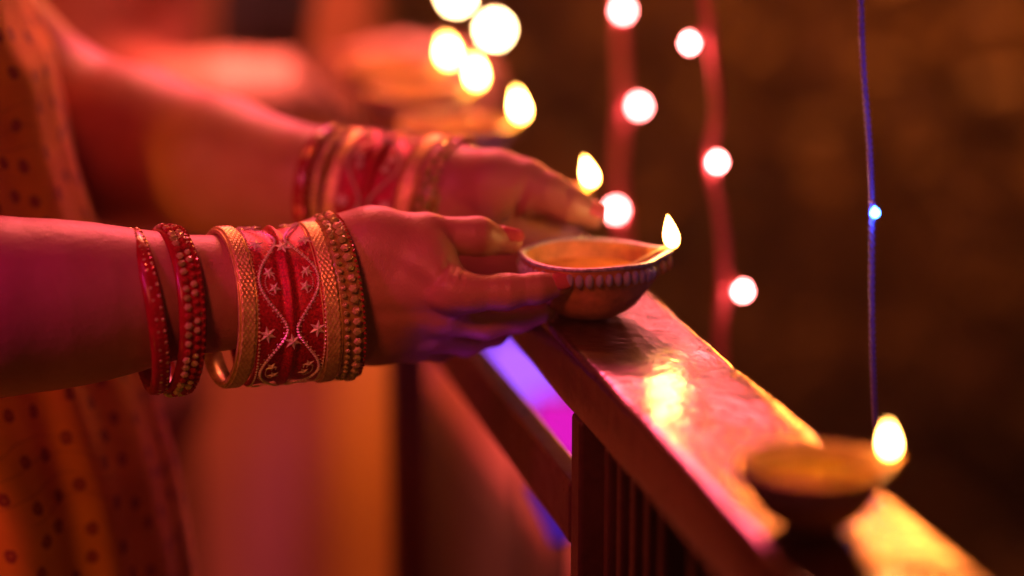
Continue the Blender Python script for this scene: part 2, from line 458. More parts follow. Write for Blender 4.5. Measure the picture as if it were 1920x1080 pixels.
# ------------------------------------------------------------------ clay lamps
DR, DH = .034, .0285
def spout(t):
    a = (t + math.pi) % (2 * math.pi) - math.pi
    return math.exp(-(a / .24) ** 2)
def diya_fr(t, r, z):
    zz = z / DH
    wgt = max(0, min(1, (zz - .35) / .5))
    s = spout(t) * wgt
    r2 = r * (1 + .20 * s)
    z2 = z + .0015 * s
    # hand thrown unevenness
    r2 *= 1 + .008 * math.sin(3 * t + 1) + .006 * math.sin(7 * t)
    z2 += .0003 * math.sin(4 * t + .6) * wgt
    return r2, z2
def make_diya():
    e = empty('clay_lamp')
    pr = [(0, 0), (.40, 0), (.47, .025), (.58, .10), (.70, .21), (.80, .36), (.87, .52), (.905, .65), (.93, .70), (.955, .74), (.955, .88), (.97, .93), (.99, .965), (.98, 1.0),
          (.93, 1.0), (.89, .97), (.87, .86), (.84, .70), (.76, .50), (.52, .36), (.2, .32), (0, .31)]
    pr = [(a * DR, b * DH) for a, b in pr]
    vs, fs = lathe(pr, 96, diya_fr)
    mesh_py('bowl', vs, fs, M['clay'], e)
    # painted lip, a thin glittering band laid on the rim
    lip = [(.985, .955), (1.005, .975), (1.0, 1.012), (.94, 1.016), (.90, .99), (.905, .96)]
    vs, fs = lathe([(a * DR, b * DH) for a, b in lip], 96, diya_fr, closed=True)
    mesh_py('painted_lip', vs, fs, M['paint'], e)
    # moulded beads below the lip
    sp = bmesh.new(); bmesh.ops.create_icosphere(sp, subdivisions=2, radius=1)
    bme = bpy.data.meshes.new('bead'); sp.to_mesh(bme); sp.free(); bme.materials.append(M['paint'])
    bme.polygons.foreach_set('use_smooth', [True] * len(bme.polygons))
    gme = bme.copy(); gme.materials.clear(); gme.materials.append(M['goldpaint'])
    nb = 44
    for i in range(nb):
        t = 2 * math.pi * (i + .5) / nb
        r, z = diya_fr(t, .975 * DR, .80 * DH)
        near = spout(t) > .04
        b = bpy.data.objects.new('bead', gme if near else bme); COL.objects.link(b); b.parent = e
        j = 1 + random.uniform(-.12, .12)
        b.location = (r * math.cos(t), r * math.sin(t), z); b.rotation_euler = (0, 0, t)
        b.scale = (.0018 * j, .0021 * j, .0034 * j)
    # oil
    n = 48; vs = [(0, 0, .70 * DH)]; fs = []
    for i in range(n):
        t = 2 * math.pi * i / n; r, z = diya_fr(t, .83 * DR, .62 * DH)
        vs.append((r * math.cos(t), r * math.sin(t), .70 * DH + .0003))
    for i in range(n): fs.append((0, 1 + i, 1 + (i + 1) % n))
    mesh_py('oil', vs, fs, M['oil'], e)
    # wick from the oil over the spout
    x1 = DR * 1.12
    pts = [(.2 * DR, .002, .70 * DH), (.6 * DR, .001, .76 * DH), (.95 * DR, 0, .98 * DH), (x1 * 1.0, 0, 1.07 * DH), (x1 * 1.07, 0, 1.13 * DH)]
    vs, fs = tube(pts, [.0012, .0014, .0017, .0016, .0008], 8); mesh_py('wick', vs, fs, M['wick'], e)
    # flame
    H, W = .0168, .0040
    pf = []
    for i in range(17):
        q = i / 16
        r = W * (math.sin(math.pi * min(1, q ** .62)) ** .9 if 0 < q < 1 else 0)
        pf.append((max(r, 0.00001), q * H))
    vs, fs = lathe(pf, 20)
    vs = [(x - .0026 * (z / H) ** 1.6, y, z) for x, y, z in vs]
    o = mesh_py('flame', vs, fs, M['flame'], e); o.location = (x1 * 1.06, 0, 1.05 * DH)
    return e
held = make_diya()
base = P(1103, 586, 1.13)
held.location = (base.x, base.y, .0008); held.rotation_euler = (0, 0, R(3)); held.scale = (.965, .965, 1.0)
G = 'clay lamps lit along the handrail'
tag(held, 'clay lamp with a bluish beaded rim held between both hands', 'clay lamp', G)
def put(u, v, rot, scale, label, fs=1.0):
    c_ = copy_tree(held); p = PZ(u, v)
    c_.location = (p.x, p.y, .0008); c_.rotation_euler = (0, 0, R(rot)); c_.scale = (scale,) * 3
    tag(c_, label, 'clay lamp', G)
    for ch in children(c_):
        if ch.name.startswith('flame'):
            k_ = random.uniform(.88, 1.04); ch.scale = (fs * k_, fs * k_, fs * random.uniform(.92, 1.1)); ch.rotation_euler = (random.uniform(-.08, .08), random.uniform(-.12, .10), 0)
            if scale < 1: ch.location.x -= .005
        if ch.name.startswith('wick') and scale < 1: ch.scale.x = .8
        if ch.name.startswith('painted_lip') and scale >= 1:
            ch.data = ch.data.copy(); ch.data.materials.clear(); ch.data.materials.append(M['goldpaint'])
        if ch.name.startswith('painted_lip') and scale < 1:
            ch.data = ch.data.copy(); ch.data.materials.clear(); ch.data.materials.append(M['clay'])
        if ch.name.startswith('oil'):
            ch.data = ch.data.copy(); ch.data.materials.clear(); ch.data.materials.append(M['mustard'])
    return c_
put(1522, 985, 10, .77, 'small clay lamp with yellow oil standing nearest on the handrail', .92)
put(966, 462, 8, 1.0, 'lit clay lamp just behind the fingertips of the farther hand', 1.05)
put(852, 322, 6, 1.0, 'lit clay lamp just above the beaded bangle of the farther wrist', 1.08)
put(782, 252, 14, 1.0, 'lit clay lamp second from the far end of the handrail', 1.08)
put(735, 203, 8, 1.0, 'lit clay lamp at the far end of the handrail', 1.08)

# ------------------------------------------------------------------ smooth bodies from rounded limbs
def smin(a, b, k):
    h = np.clip(.5 + .5 * (b - a) / k, 0, 1)
    return b * (1 - h) + a * h - k * h * (1 - h)

def seg_d(X, a, b, ra, rb):
    a = np.array(a, dtype=np.float32); b = np.array(b, dtype=np.float32)
    ab = b - a; L2 = float(ab @ ab) + 1e-12
    px = X[0] - a[0]; py = X[1] - a[1]; pz = X[2] - a[2]
    t = np.clip((px * ab[0] + py * ab[1] + pz * ab[2]) / L2, 0, 1)
    dx = px - t * ab[0]; dy = py - t * ab[1]; dz = pz - t * ab[2]
    return np.sqrt(dx * dx + dy * dy + dz * dz) - (ra + t * (rb - ra))

def chain_d(X, pts, k=.004):
    d = None
    for (a, ra), (b, rb) in zip(pts[:-1], pts[1:]):
        s = seg_d(X, a, b, ra, rb)
        d = s if d is None else smin(d, s, k)
    return d

def surface_net(f, lo, hi, h):
    ns = [int(math.ceil((hi[i] - lo[i]) / h)) + 1 for i in range(3)]
    ax = [np.float32(lo[i]) + np.arange(ns[i], dtype=np.float32) * np.float32(h) for i in range(3)]
    X = np.meshgrid(*ax, indexing='ij', sparse=True)
    D = f(X).astype(np.float32)
    S = D < 0
    cs = S[:-1, :-1, :-1].astype(np.int8)
    for o in [(1,0,0),(0,1,0),(0,0,1),(1,1,0),(1,0,1),(0,1,1),(1,1,1)]:
        cs = cs + S[o[0]:ns[0]-1+o[0], o[1]:ns[1]-1+o[1], o[2]:ns[2]-1+o[2]]
    act = (cs > 0) & (cs < 8)
    idx = np.full(act.shape, -1, dtype=np.int64)
    I = np.argwhere(act); idx[act] = np.arange(len(I))
    acc = np.zeros((len(I), 3)); cnt = np.zeros(len(I))
    cor = [(i, j, k) for i in (0, 1) for j in (0, 1) for k in (0, 1)]
    for a in cor:
        for axn in range(3):
            if a[axn]: continue
            b = list(a); b[axn] = 1
            da = D[I[:,0]+a[0], I[:,1]+a[1], I[:,2]+a[2]]; db = D[I[:,0]+b[0], I[:,1]+b[1], I[:,2]+b[2]]
            mk = (da < 0) != (db < 0)
            t = da[mk] / (da[mk] - db[mk])
            p = np.tile(np.array(a, float), (mk.sum(), 1)); p[:, axn] = t
            acc[mk] += p; cnt[mk] += 1
    V = (I + acc / cnt[:, None]) * h + np.array(lo)
    F = []
    for axn in range(3):
        o1, o2 = [(1, 2), (2, 0), (0, 1)][axn]
        sl = [slice(None)] * 3; sl2 = [slice(None)] * 3
        sl[axn] = slice(0, ns[axn]-1); sl2[axn] = slice(1, ns[axn])
        ch = S[tuple(sl)] != S[tuple(sl2)]
        E = np.argwhere(ch)
        ok = (E[:, o1] > 0) & (E[:, o2] > 0) & (E[:, o1] < ns[o1]-1) & (E[:, o2] < ns[o2]-1)
        E = E[ok]
        sgn = S[E[:,0], E[:,1], E[:,2]]
        q = []
        for (p1, p2) in [(0,0),(1,0),(1,1),(0,1)]:
            c_ = E.copy(); c_[:, o1] -= 1 - p1; c_[:, o2] -= 1 - p2
            q.append(idx[c_[:,0], c_[:,1], c_[:,2]])
        q = np.stack(q, 1)
        q[~sgn] = q[~sgn][:, ::-1]
        F.append(q)
    F = np.concatenate(F)
    return V, F

def pr(u, v, d, rpx): return (P(u, v, d), rpx * d / FPX)

def limb_body(name, arm, palm, fingers, creases, parent, h=.0011, knobs=(), mat=None):
    """arm, palm: lists of chains; fingers: chains that only melt into the palm"""
    allp = [q for ch in arm + palm + fingers for q in ch]
    lo = [min(p[i] - r for p, r in allp) - .004 for i in range(3)]
    hi = [max(p[i] + r for p, r in allp) + .004 for i in range(3)]
    def f(X):
        d = None
        for ch in arm:
            s = chain_d(X, ch, .008); d = s if d is None else smin(d, s, .008)
        for ch in palm:
            s = chain_d(X, ch, .006); d = smin(d, s, .012)
        out = d
        for ch in fingers:
            s = chain_d(X, ch, .0035)
            out = smin(out, s, .0028)
        for (a, r) in knobs:
            out = smin(out, seg_d(X, a, a + Vector((.0001, 0, 0)), r, r), .006)
        for (p, n, wd, dep, rad) in creases:
            p = np.array(p); n = np.array(Vector(n).normalized())
            s = (X[0] - p[0]) * n[0] + (X[1] - p[1]) * n[1] + (X[2] - p[2]) * n[2]
            q = (X[0] - p[0]) ** 2 + (X[1] - p[1]) ** 2 + (X[2] - p[2]) ** 2
            out = out + dep * np.exp(-(s / wd) ** 2 - (q / rad ** 2) ** 2)
        return out
    V, F = surface_net(f, lo, hi, h)
    me = bpy.data.meshes.new(name)
    me.vertices.add(len(V)); me.vertices.foreach_set('co', V.astype(np.float32).ravel())
    me.loops.add(F.size); me.loops.foreach_set('vertex_index', F.ravel().astype(np.int32))
    me.polygons.add(len(F)); me.polygons.foreach_set('loop_start', np.arange(0, F.size, 4, dtype=np.int32))
    me.update(calc_edges=True); me.validate()
    o = link_mesh(name, me, mat or M['skin'], parent)
    sm = o.modifiers.new('smooth', 'SMOOTH'); sm.factor = .5; sm.iterations = 2
    return o

def nail(tip, prev, up, r, parent, length=.0105, back=.0):
    """curved nail plate on the back of a fingertip"""
    ax = (Vector(tip) - Vector(prev)).normalized()
    up = (Vector(up) - ax * Vector(up).dot(ax)).normalized(); sd = ax.cross(up)
    vs, fs = [], []
    nu, nv = 9, 9
    for i in range(nu):
        a = (i / (nu - 1) - .5) * 2
        for j in range(nv):
            b = j / (nv - 1)
            wdt = math.sin(min(1, b * 2.2 + .25) * math.pi / 2) * (1 if b < .75 else math.sqrt(max(0, 1 - ((b - .75) / .27) ** 2)) * .6 + .4)
            th = a * .95 * wdt
            rr = r * (1.03 - .10 * b * b)
            vs.append(Vector(tip) + ax * ((b - .55) * length + back) + up * (rr * math.cos(th)) + sd * (rr * math.sin(th)))
    for i in range(nu - 1):
        for j in range(nv - 1):
            fs.append((i * nv + j, (i + 1) * nv + j, (i + 1) * nv + j + 1, i * nv + j + 1))
    o = mesh_py('nail', vs, fs, M['nail'], parent)
    so = o.modifiers.new('solid', 'SOLIDIFY'); so.thickness = .0007; so.offset = 0
    return o

# ------------------------------------------------------------------ the woman: arms and dress
woman = empty('person'); tag(woman, 'woman in an ochre dotted dress with bangles holding a lit clay lamp', 'person')

# front (her right) arm
armF = [[pr(-220, 590, 1.045, 175), pr(0, 575, 1.057, 162), pr(110, 570, 1.064, 151), pr(190, 566, 1.070, 137), pr(250, 562, 1.075, 122), pr(310, 556, 1.080, 110), pr(400, 550, 1.088, 101),
         pr(520, 548, 1.098, 96), pr(620, 545, 1.106, 98)]]
palmF = [
    [pr(600, 500, 1.108, 82), pr(700, 475, 1.106, 72), pr(800, 505, 1.100, 56), pr(848, 540, 1.094, 40)],
    [pr(600, 560, 1.108, 92), pr(720, 555, 1.106, 66), pr(838, 582, 1.106, 42)],
    [pr(600, 580, 1.112, 86), pr(715, 600, 1.116, 64), pr(808, 618, 1.120, 40)],
    [pr(610, 595, 1.118, 74), pr(700, 620, 1.126, 58), pr(775, 645, 1.134, 36)],
    [pr(620, 490, 1.112, 74), pr(700, 462, 1.108, 60), pr(795, 446, 1.106, 42)],
]
thF = [pr(715, 455, 1.108, 52), pr(800, 440, 1.108, 39), pr(855, 443, 1.110, 33), pr(900, 446, 1.113, 32), pr(955, 453, 1.120, 26)]
inF = [pr(835, 540, 1.094, 40), pr(880, 550, 1.091, 35), pr(948, 547, 1.092, 33), pr(1005, 541, 1.094, 28), pr(1050, 533, 1.0980, 23)]
miF = [pr(826, 590, 1.107, 40), pr(908, 602, 1.113, 34), pr(970, 594, 1.118, 29), pr(1022, 582, 1.119, 22)]
riF = [pr(800, 622, 1.120, 38), pr(872, 636, 1.135, 31), pr(925, 622, 1.155, 27), pr(965, 600, 1.172, 20)]
piF = [pr(768, 645, 1.136, 33), pr(822, 652, 1.158, 26), pr(866, 636, 1.180, 22), pr(900, 615, 1.196, 17)]
def cr(u, v, d, dirx, wd=.0009, dep=.0009, rad=.010): return (P(u, v, d), dirx, wd, dep, rad)
X1 = Vector((1, 0, 0))
crF = [cr(893, 415, 1.10, X1 + Vector((0, 0, .2)), .0010, .0006, .008), cr(903, 415, 1.10, X1, .0008, .0005, .008), cr(884, 415, 1.10, X1, .0008, .0004, .008),
       cr(948, 530, 1.085, X1, .0009, .0006, .008), cr(940, 530, 1.085, X1, .0008, .0004, .008), cr(1004, 530, 1.09, X1, .0008, .0004, .007),
       cr(842, 500, 1.085, Vector((.8, 0, -.7)), .0016, .0012, .011), cr(858, 497, 1.085, Vector((.9, 0, -.4)), .0010, .0009, .009),
       cr(870, 508, 1.083, Vector((.9, 0, -.3)), .0009, .0007, .008),
       cr(770, 520, 1.085, Vector((.6, 0, 1)), .004, .0010, .018), cr(760, 590, 1.09, Vector((.1, 0, 1)), .004, .0008, .02)]
knF = [(P(845, 545, 1.090), 36 * 1.09 / FPX), (P(895, 440, 1.109), 31 * 1.11 / FPX)]
limb_body('arm', armF, palmF, [thF, inF, miF, riF, piF], crF, woman, knobs=knF)
nail(thF[-1][0], thF[-2][0], Vector((0, -.45, 1)), thF[-1][1], woman)
nail(inF[-1][0], inF[-2][0], Vector((0, -.75, .6)), inF[-1][1], woman, .009)

# back (her left) arm
armB = [[pr(-170, -120, 1.33, 125), pr(0, 105, 1.35, 122), pr(125, 238, 1.35, 146), pr(255, 278, 1.33, 149), pr(420, 315, 1.29, 128),
         pr(600, 350, 1.245, 104), pr(720, 362, 1.22, 86), pr(840, 368, 1.20, 84)]]
palmB = [
    [pr(850, 350, 1.195, 76), pr(930, 350, 1.18, 66), pr(985, 355, 1.172, 50)],
    [pr(850, 400, 1.20, 84), pr(950, 436, 1.20, 58), pr(1000, 455, 1.20, 38)],
    [pr(900, 385, 1.195, 60), pr(990, 415, 1.196, 44), pr(1060, 440, 1.200, 30)],
    [pr(850, 430, 1.205, 80), pr(960, 480, 1.21, 56), pr(1010, 490, 1.205, 40)],
    [pr(840, 440, 1.205, 78), pr(940, 510, 1.215, 50)],
]
thB = [pr(930, 345, 1.182, 58), pr(985, 345, 1.174, 45), pr(1030, 364, 1.168, 38), pr(1068, 384, 1.166, 34), pr(1110, 404, 1.168, 27)]
inB = [pr(990, 462, 1.200, 36), pr(1060, 476, 1.200, 31), pr(1110, 490, 1.192, 28), pr(1150, 510, 1.182, 21)]
miB = [pr(1000, 480, 1.210, 40), pr(1065, 510, 1.208, 33), pr(1110, 540, 1.195, 28), pr(1140, 560, 1.180, 21)]
riB = [pr(980, 505, 1.215, 38), pr(1040, 550, 1.212, 31), pr(1080, 580, 1.20, 27), pr(1095, 590, 1.185, 20)]
piB = [pr(930, 520, 1.215, 34), pr(985, 565, 1.215, 27), pr(1020, 590, 1.20, 23), pr(1035, 595, 1.19, 18)]
crB = [cr(968, 390, 1.165, Vector((1, 0, -.35)), .003, .0025, .016), cr(1062, 372, 1.16, Vector((1, 0, -.4)), .001, .0008, .009)]
limb_body('arm', armB, palmB, [thB, inB, miB, riB, piB], crB, woman, h=.0014)
nail(thB[-1][0], thB[-2][0], Vector((.2, -.5, 1)), thB[-1][1], woman)

# dress: lofted torso with soft folds
def dress():
    key = [(-900, 15, .14, 1.25), (-300, 20, .145, 1.24), (0, 46, .14, 1.235), (60, 66, .14, 1.235), (110, 92, .14, 1.235), (180, 100, .14, 1.235), (260, 112, .14, 1.235), (340, 132, .14, 1.235),
           (430, 158, .14, 1.235), (560, 200, .14, 1.235), (700, 236, .14, 1.235), (800, 262, .145, 1.235), (900, 286, .15, 1.235), (1080, 312, .155, 1.235), (1500, 350, .17, 1.235), (2500, 420, .19, 1.235)]
    rows = []
    kv = np.array([k[0] for k in key], float)
    N, Mm = 150, 220
    vs, uvs, fs = [], [], []
    for i in range(N + 1):
        v = -900 + 3400 * i / N
        ue = float(np.interp(v, kv, [k[1] for k in key])); rd_ = float(np.interp(v, kv, [k[2] for k in key])); dc = float(np.interp(v, kv, [k[3] for k in key]))
        edge = P(ue, v, dc)
        rx = .105
        cx = edge.x - rx
        zz = edge.z; yy = edge.y
        # rows are horizontal: keep y of the row at a fixed depth line
        y0 = P(0, 540, dc).y + .0
        y0 = 1.21
        zz = P(0, v, y0 / math.cos(PITCH) * .985).z
        for j in range(Mm):
            t = 2 * math.pi * j / Mm
            fold = .0022 * math.sin(9 * t + 1.2 * math.sin(zz * 7) + 2) + .0014 * math.sin(17 * t + 3 * zz) + .004 * noise.noise(Vector((math.cos(t) * 2.2, math.sin(t) * 2.2, zz * 6)))
            # deep pleats on the side that faces us
            for (tc, w_, dp) in ((-1.86, .04, .016), (-1.22, .07, .005), (-.62, .09, .005), (-2.25, .05, .010)):
                tcc = tc + .10 * math.sin(zz * 5 + tc * 3) + zz * .22
                a = (t - tcc + math.pi) % (2 * math.pi) - math.pi
                fold -= dp * math.exp(-(a / w_) ** 2)
                fold += dp * .06 * math.exp(-((a - .12) / .08) ** 2)
            r1 = rx + fold; r2 = rd_ + fold
            vs.append((cx + r1 * math.cos(t), y0 + r2 * math.sin(t), zz))
            uvs.append((t * .13, zz))
    me = bpy.data.meshes.new('dress')
    for i in range(N):
        for j in range(Mm):
            k = (j + 1) % Mm
            fs.append((i * Mm + j, (i + 1) * Mm + j, (i + 1) * Mm + k, i * Mm + k))
    me.from_pydata(vs, [], fs); me.update()
    ul = me.uv_layers.new(name='UVMap')
    data = []
    for p in me.polygons:
        js = [me.loops[l].vertex_index % Mm for l in p.loop_indices]
        wrap = (0 in js) and (Mm - 1 in js)
        for l in p.loop_indices:
            vi = me.loops[l].vertex_index
            uu, vv = uvs[vi]
            if wrap and vi % Mm == 0: uu += 2 * math.pi * .13
            data += [uu, vv]
    ul.data.foreach_set('uv', data)
    link_mesh('dress', me, M['cloth'], woman)
dress()

# ------------------------------------------------------------------ bangles
def frame(center, axis, lean=None):
    z = Vector(axis).normalized(); x = Vector((0, 0, 1)); x = (x - z * x.dot(z)).normalized(); y = z.cross(x)
    return Matrix.Translation(center) @ Matrix((x, y, z)).transposed().to_4x4()

def bead_mesh(name, mat, sub=1):
    b = bmesh.new(); bmesh.ops.create_icosphere(b, subdivisions=sub, radius=1)
    me = bpy.data.meshes.new(name); b.to_mesh(me); b.free(); me.materials.append(mat)
    if sub > 1: me.polygons.foreach_set('use_smooth', [True] * len(me.polygons))
    return me
BM = {k: bead_mesh('bead', M[k], 1) for k in ('gem', 'greengem', 'redgem', 'golddark', 'gold')}

def ring(name, e, Rr, w_, th, mat, ridges=0, n=128, crown=0.0, dz=0.0):
    """band: outer radius Rr, width w_, thickness th; ridges = raised circumferential lines"""
    out = []
    K = max(8, ridges * 6)
    for i in range(K + 1):
        q = i / K; z = (q - .5) * w_
        r = Rr + crown * (1 - (2 * q - 1) ** 2)
        if ridges: r += .00045 * math.cos(q * ridges * 2 * math.pi)
        if i in (0, K): r -= th * .35
        out.append((r, z + dz))
    inn = [(Rr - th, w_ / 2 + dz), (Rr - th, -w_ / 2 + dz)]
    vs, fs = lathe(out + inn, n, closed=True)
    return mesh_py(name, vs, fs, mat, e)

def milled(name, e, Rr, w_, th, mat, n=150, dz=0.0, deep=.0004):
    """band milled into small upright lozenges"""
    def fr(t, r, z):
        if r > Rr - th * .5:
            r += deep * math.cos(n / 2 * t) * math.cos((z - dz) / w_ * math.pi * 6)
        return r, z
    out = [(Rr, (i / 12 - .5) * w_ + dz) for i in range(13)]
    vs, fs = lathe(out + [(Rr - th, w_ / 2 + dz), (Rr - th, -w_ / 2 + dz)], n * 2, fr, closed=True)
    return mesh_py(name, vs, fs, mat, e)

def beads(e, Rr, z, n, size, kinds, flat=.8, ph=0.0, lean=0.0):
    for i in range(n):
        t = 2 * math.pi * (i + ph) / n
        b = bpy.data.objects.new('bead', BM[kinds[i % len(kinds)]]); COL.objects.link(b); b.parent = e
        b.location = (Rr * math.cos(t), Rr * math.sin(t), z + random.uniform(-.0001, .0001)); b.rotation_euler = (lean, 0, t)
        j = random.uniform(.9, 1.1)
        b.scale = (size * flat * j, size * .95 * j, size * j)

def star_mesh(name, r, mat, pts=5):
    b = bmesh.new(); vs = []
    c = b.verts.new((.0009, 0, 0))
    for i in range(pts * 2):
        a = math.pi * i / pts; rr = r if i % 2 == 0 else r * .42
        vs.append(b.verts.new((0, rr * math.cos(a), rr * math.sin(a))))
    for i in range(len(vs)): b.faces.new((c, vs[i], vs[(i + 1) % len(vs)]))
    me = bpy.data.meshes.new(name); b.to_mesh(me); b.free(); me.materials.append(mat); return me
STAR = star_mesh('star', .0030, M['bead']); FLW = star_mesh('flower', .0042, M['bead'], 6)

def wide_bangle(e, Rr, w_):
    # concave lacquered band with a raised middle ridge
    out = []
    K = 36
    for i in range(K + 1):
        q = i / K; s = 2 * q - 1
        r = Rr - .0005 + .0010 * abs(s) ** 3 + .0017 * math.exp(-(s / .10) ** 2) - .0006 * math.exp(-((abs(s) - .22) / .08) ** 2)
        out.append((r, (q - .5) * w_))
    vs, fs = lathe(out + [(Rr - .003, w_ / 2), (Rr - .003, -w_ / 2)], 160, closed=True)
    mesh_py('band', vs, fs, M['redglitter'], e)
    # embroidered vines of tiny gold beads: one joined piece of beadwork
    vs, fs = [], []
    def dot(t, z, s, lift=.0004):
        r = Rr + lift; c_ = Vector((r * math.cos(t), r * math.sin(t), z))
        er = Vector((math.cos(t), math.sin(t), 0)); et = Vector((-math.sin(t), math.cos(t), 0)); b0 = len(vs)
        vs.extend([c_ + er * s, c_ + et * s, c_ + Vector((0, 0, s)), c_ - et * s, c_ - Vector((0, 0, s))])
        for k in range(4): fs.append((b0, b0 + 1 + k, b0 + 1 + (k + 1) % 4))
    NV = 5                                   # vine periods round the bangle
    for sgn in (-1, 1):
        for i in range(NV * 34):
            t = 2 * math.pi * i / (NV * 34)
            z = sgn * (.060 + .300 * (0.5 - 0.5 * math.cos(NV * t)) ** .8) * w_ * 1.18
            dot(t, z, .00095, .0008)
            if i % 2: dot(t + .004, z + sgn * .0014, .00045)
        for i in range(110):
            t = 2 * math.pi * i / 110; dot(t, sgn * w_ * .475, .0007)
        for p in range(NV):                  # curled tendrils inside the loops
            t0 = 2 * math.pi * (p + .5) / NV
            for k in range(22):
                a = k / 22 * 4.6; rr = .0052 * (1 - k / 30)
                dot(t0 + rr * math.cos(a) / Rr * 1.2, sgn * (.24 * w_) + rr * .8 * math.sin(a) * sgn, .00042)
    o = mesh_py('beadwork', vs, fs, M['bead'], e, smooth=False); o['kind'] = 'stuff'
    for p in range(NV):
        for sgn in (-1, 1):
            for (t, zz, me, nm) in ((2 * math.pi * (p + .5) / NV + .07, .22, STAR, 'star'), (2 * math.pi * (p + .02) / NV, .36, FLW, 'flower'), (2 * math.pi * (p + .42) / NV, .27, STAR, 'star')):
                b = bpy.data.objects.new(nm, me); COL.objects.link(b); b.parent = e
                t += random.uniform(-.03, .03)
                b.location = ((Rr + .0006) * math.cos(t), (Rr + .0006) * math.sin(t), sgn * zz * w_); b.rotation_euler = (random.uniform(-.3, .3), 0, t)
        t = 2 * math.pi * (p + .12) / NV
        b = bpy.data.objects.new('flower', FLW); COL.objects.link(b); b.parent = e
        b.location = ((Rr + .0014) * math.cos(t), (Rr + .0014) * math.sin(t), 0); b.rotation_euler = (.2, 0, t)

def bangle(u, v, d, axis, Rpx, kind, label, rot=0.0):
    e = empty('bangle'); Rr = Rpx * d / FPX
    e.matrix_world = frame(P(u, v, d), axis) @ Matrix.Rotation(rot, 4, 'Z')
    if kind == 'thin_red':
        ring('band', e, Rr, .0080, .0030, M['redlac'], 0, crown=.0008)
        beads(e, Rr + .0002, .0024, 90, .0010, ('golddark', 'redgem'), .7, .5)
        beads(e, Rr + .0004, -.0004, 84, .0010, ('redgem', 'gem', 'redgem', 'redgem', 'golddark'), .7)
    elif kind == 'jewel':
        ring('band', e, Rr - .0006, .0120, .0025, M['redlac'])
        beads(e, Rr + .0006, -.0026, 58, .0019, ('gem', 'redgem', 'gem', 'greengem'), .75)
        beads(e, Rr + .0006, .0012, 58, .0017, ('redgem', 'gem', 'gem', 'redgem'), .75, .5)
        beads(e, Rr + .0002, .0044, 70, .0010, ('redgem',), .75)
    elif kind == 'gold':
        ring('band', e, Rr - .0003, .0088, .0018, M['gold'], 5)
        milled('milled_strip', e, Rr + .0006, .0062, .0012, M['gold'], 130, deep=.0006)
    elif kind == 'wide':
        wide_bangle(e, Rr, .0315)
    elif kind == 'emerald':
        ring('band', e, Rr - .0012, .0118, .0022, M['olive'])
        beads(e, Rr, -.0033, 62, .0014, ('golddark', 'greengem'), .8)
        beads(e, Rr + .0004, .0012, 48, .0023, ('gem', 'greengem', 'golddark'), .7, .5)
        beads(e, Rr - .0004, .0048, 90, .0008, ('redgem',), .8)
    elif kind == 'thin_gold':
        ring('band', e, Rr, .0035, .0018, M['golddark'], 2)
        beads(e, Rr + .0004, 0, 80, .0010, ('gem', 'redgem'), .7)
    tag(e, label, 'bangle', 'bangles')
    return e

def camdir(x, up, dep): return RGT * x + UPV * up + FWD * dep
AF = camdir(1, .10, .36)
bangle(270, 584, 1.077, camdir(1, .17, .30), 155, 'thin_red', 'thin red bead bangle nearest the elbow on the front forearm')
bangle(322, 582, 1.082, camdir(1, .06, .42), 156, 'jewel', 'jewelled red and gold bangle beside the thin red one on the front forearm')
bangle(424, 576, 1.090, camdir(1, .05, .42), 148, 'gold', 'ribbed gold bangle hanging loose left of the wide red bangle on the front wrist')
bangle(514, 572, 1.098, camdir(1, .08, .33), 145, 'wide', 'wide red bangle with gold vine embroidery on the front wrist', R(22))
bangle(590, 566, 1.104, camdir(1, .12, .30), 148, 'gold', 'ribbed gold bangle between the wide red bangle and the hand on the front wrist')
bangle(628, 556, 1.107, camdir(1, .14, .28), 154, 'emerald', 'green and gold beaded bangle closest to the front hand')
AB = camdir(1, -.22, -.38)
bangle(618, 362, 1.242, camdir(1, -.10, -.42), 124, 'thin_red', 'thin orange red bead bangle nearest the elbow on the farther forearm')
bangle(646, 366, 1.236, camdir(1, -.14, -.40), 124, 'thin_gold', 'slim gold beaded bangle on the farther forearm')
bangle(672, 368, 1.230, camdir(1, -.18, -.36), 122, 'gold', 'gold bangle left of the wide red bangle on the farther wrist')
bangle(730, 372, 1.221, camdir(1, -.20, -.34), 121, 'wide', 'wide red bangle with gold vine embroidery on the farther wrist', R(10))
bangle(800, 378, 1.210, camdir(1, -.24, -.32), 123, 'gold', 'gold bangle right of the wide red bangle on the farther wrist')
bangle(838, 382, 1.205, camdir(1, -.30, -.30), 126, 'emerald', 'green and gold beaded bangle closest to the farther hand')

# ------------------------------------------------------------------ second woman behind
w2 = empty('person'); tag(w2, 'blurred woman with long black hair reaching over the far end of the handrail', 'person')
a2 = [[pr(60, 215, 2.05, 92), pr(250, 196, 2.03, 86), pr(430, 182, 2.0, 80), pr(640, 160, 1.98, 56)]]
p2 = [[pr(660, 150, 1.98, 50), pr(760, 120, 1.98, 34)], [pr(660, 165, 1.98, 46), pr(760, 160, 1.97, 30)]]
f2 = [[pr(740, 115, 1.98, 26), pr(830, 95, 1.98, 21), pr(890, 115, 1.97, 18), pr(925, 145, 1.96, 14)],
      [pr(745, 135, 1.97, 26), pr(850, 120, 1.97, 20), pr(905, 145, 1.96, 17), pr(935, 175, 1.96, 13)],
      [pr(750, 150, 1.97, 24), pr(840, 150, 1.97, 19), pr(890, 175, 1.96, 16), pr(910, 200, 1.95, 13)],
      [pr(740, 165, 1.97, 22), pr(820, 175, 1.96, 17), pr(865, 200, 1.95, 14), pr(875, 215, 1.95, 11)],
      [pr(690, 110, 1.96, 28), pr(760, 90, 1.94, 21), pr(820, 110, 1.93, 16)]]
limb_body('arm', a2, p2, f2, [], w2, h=.003)
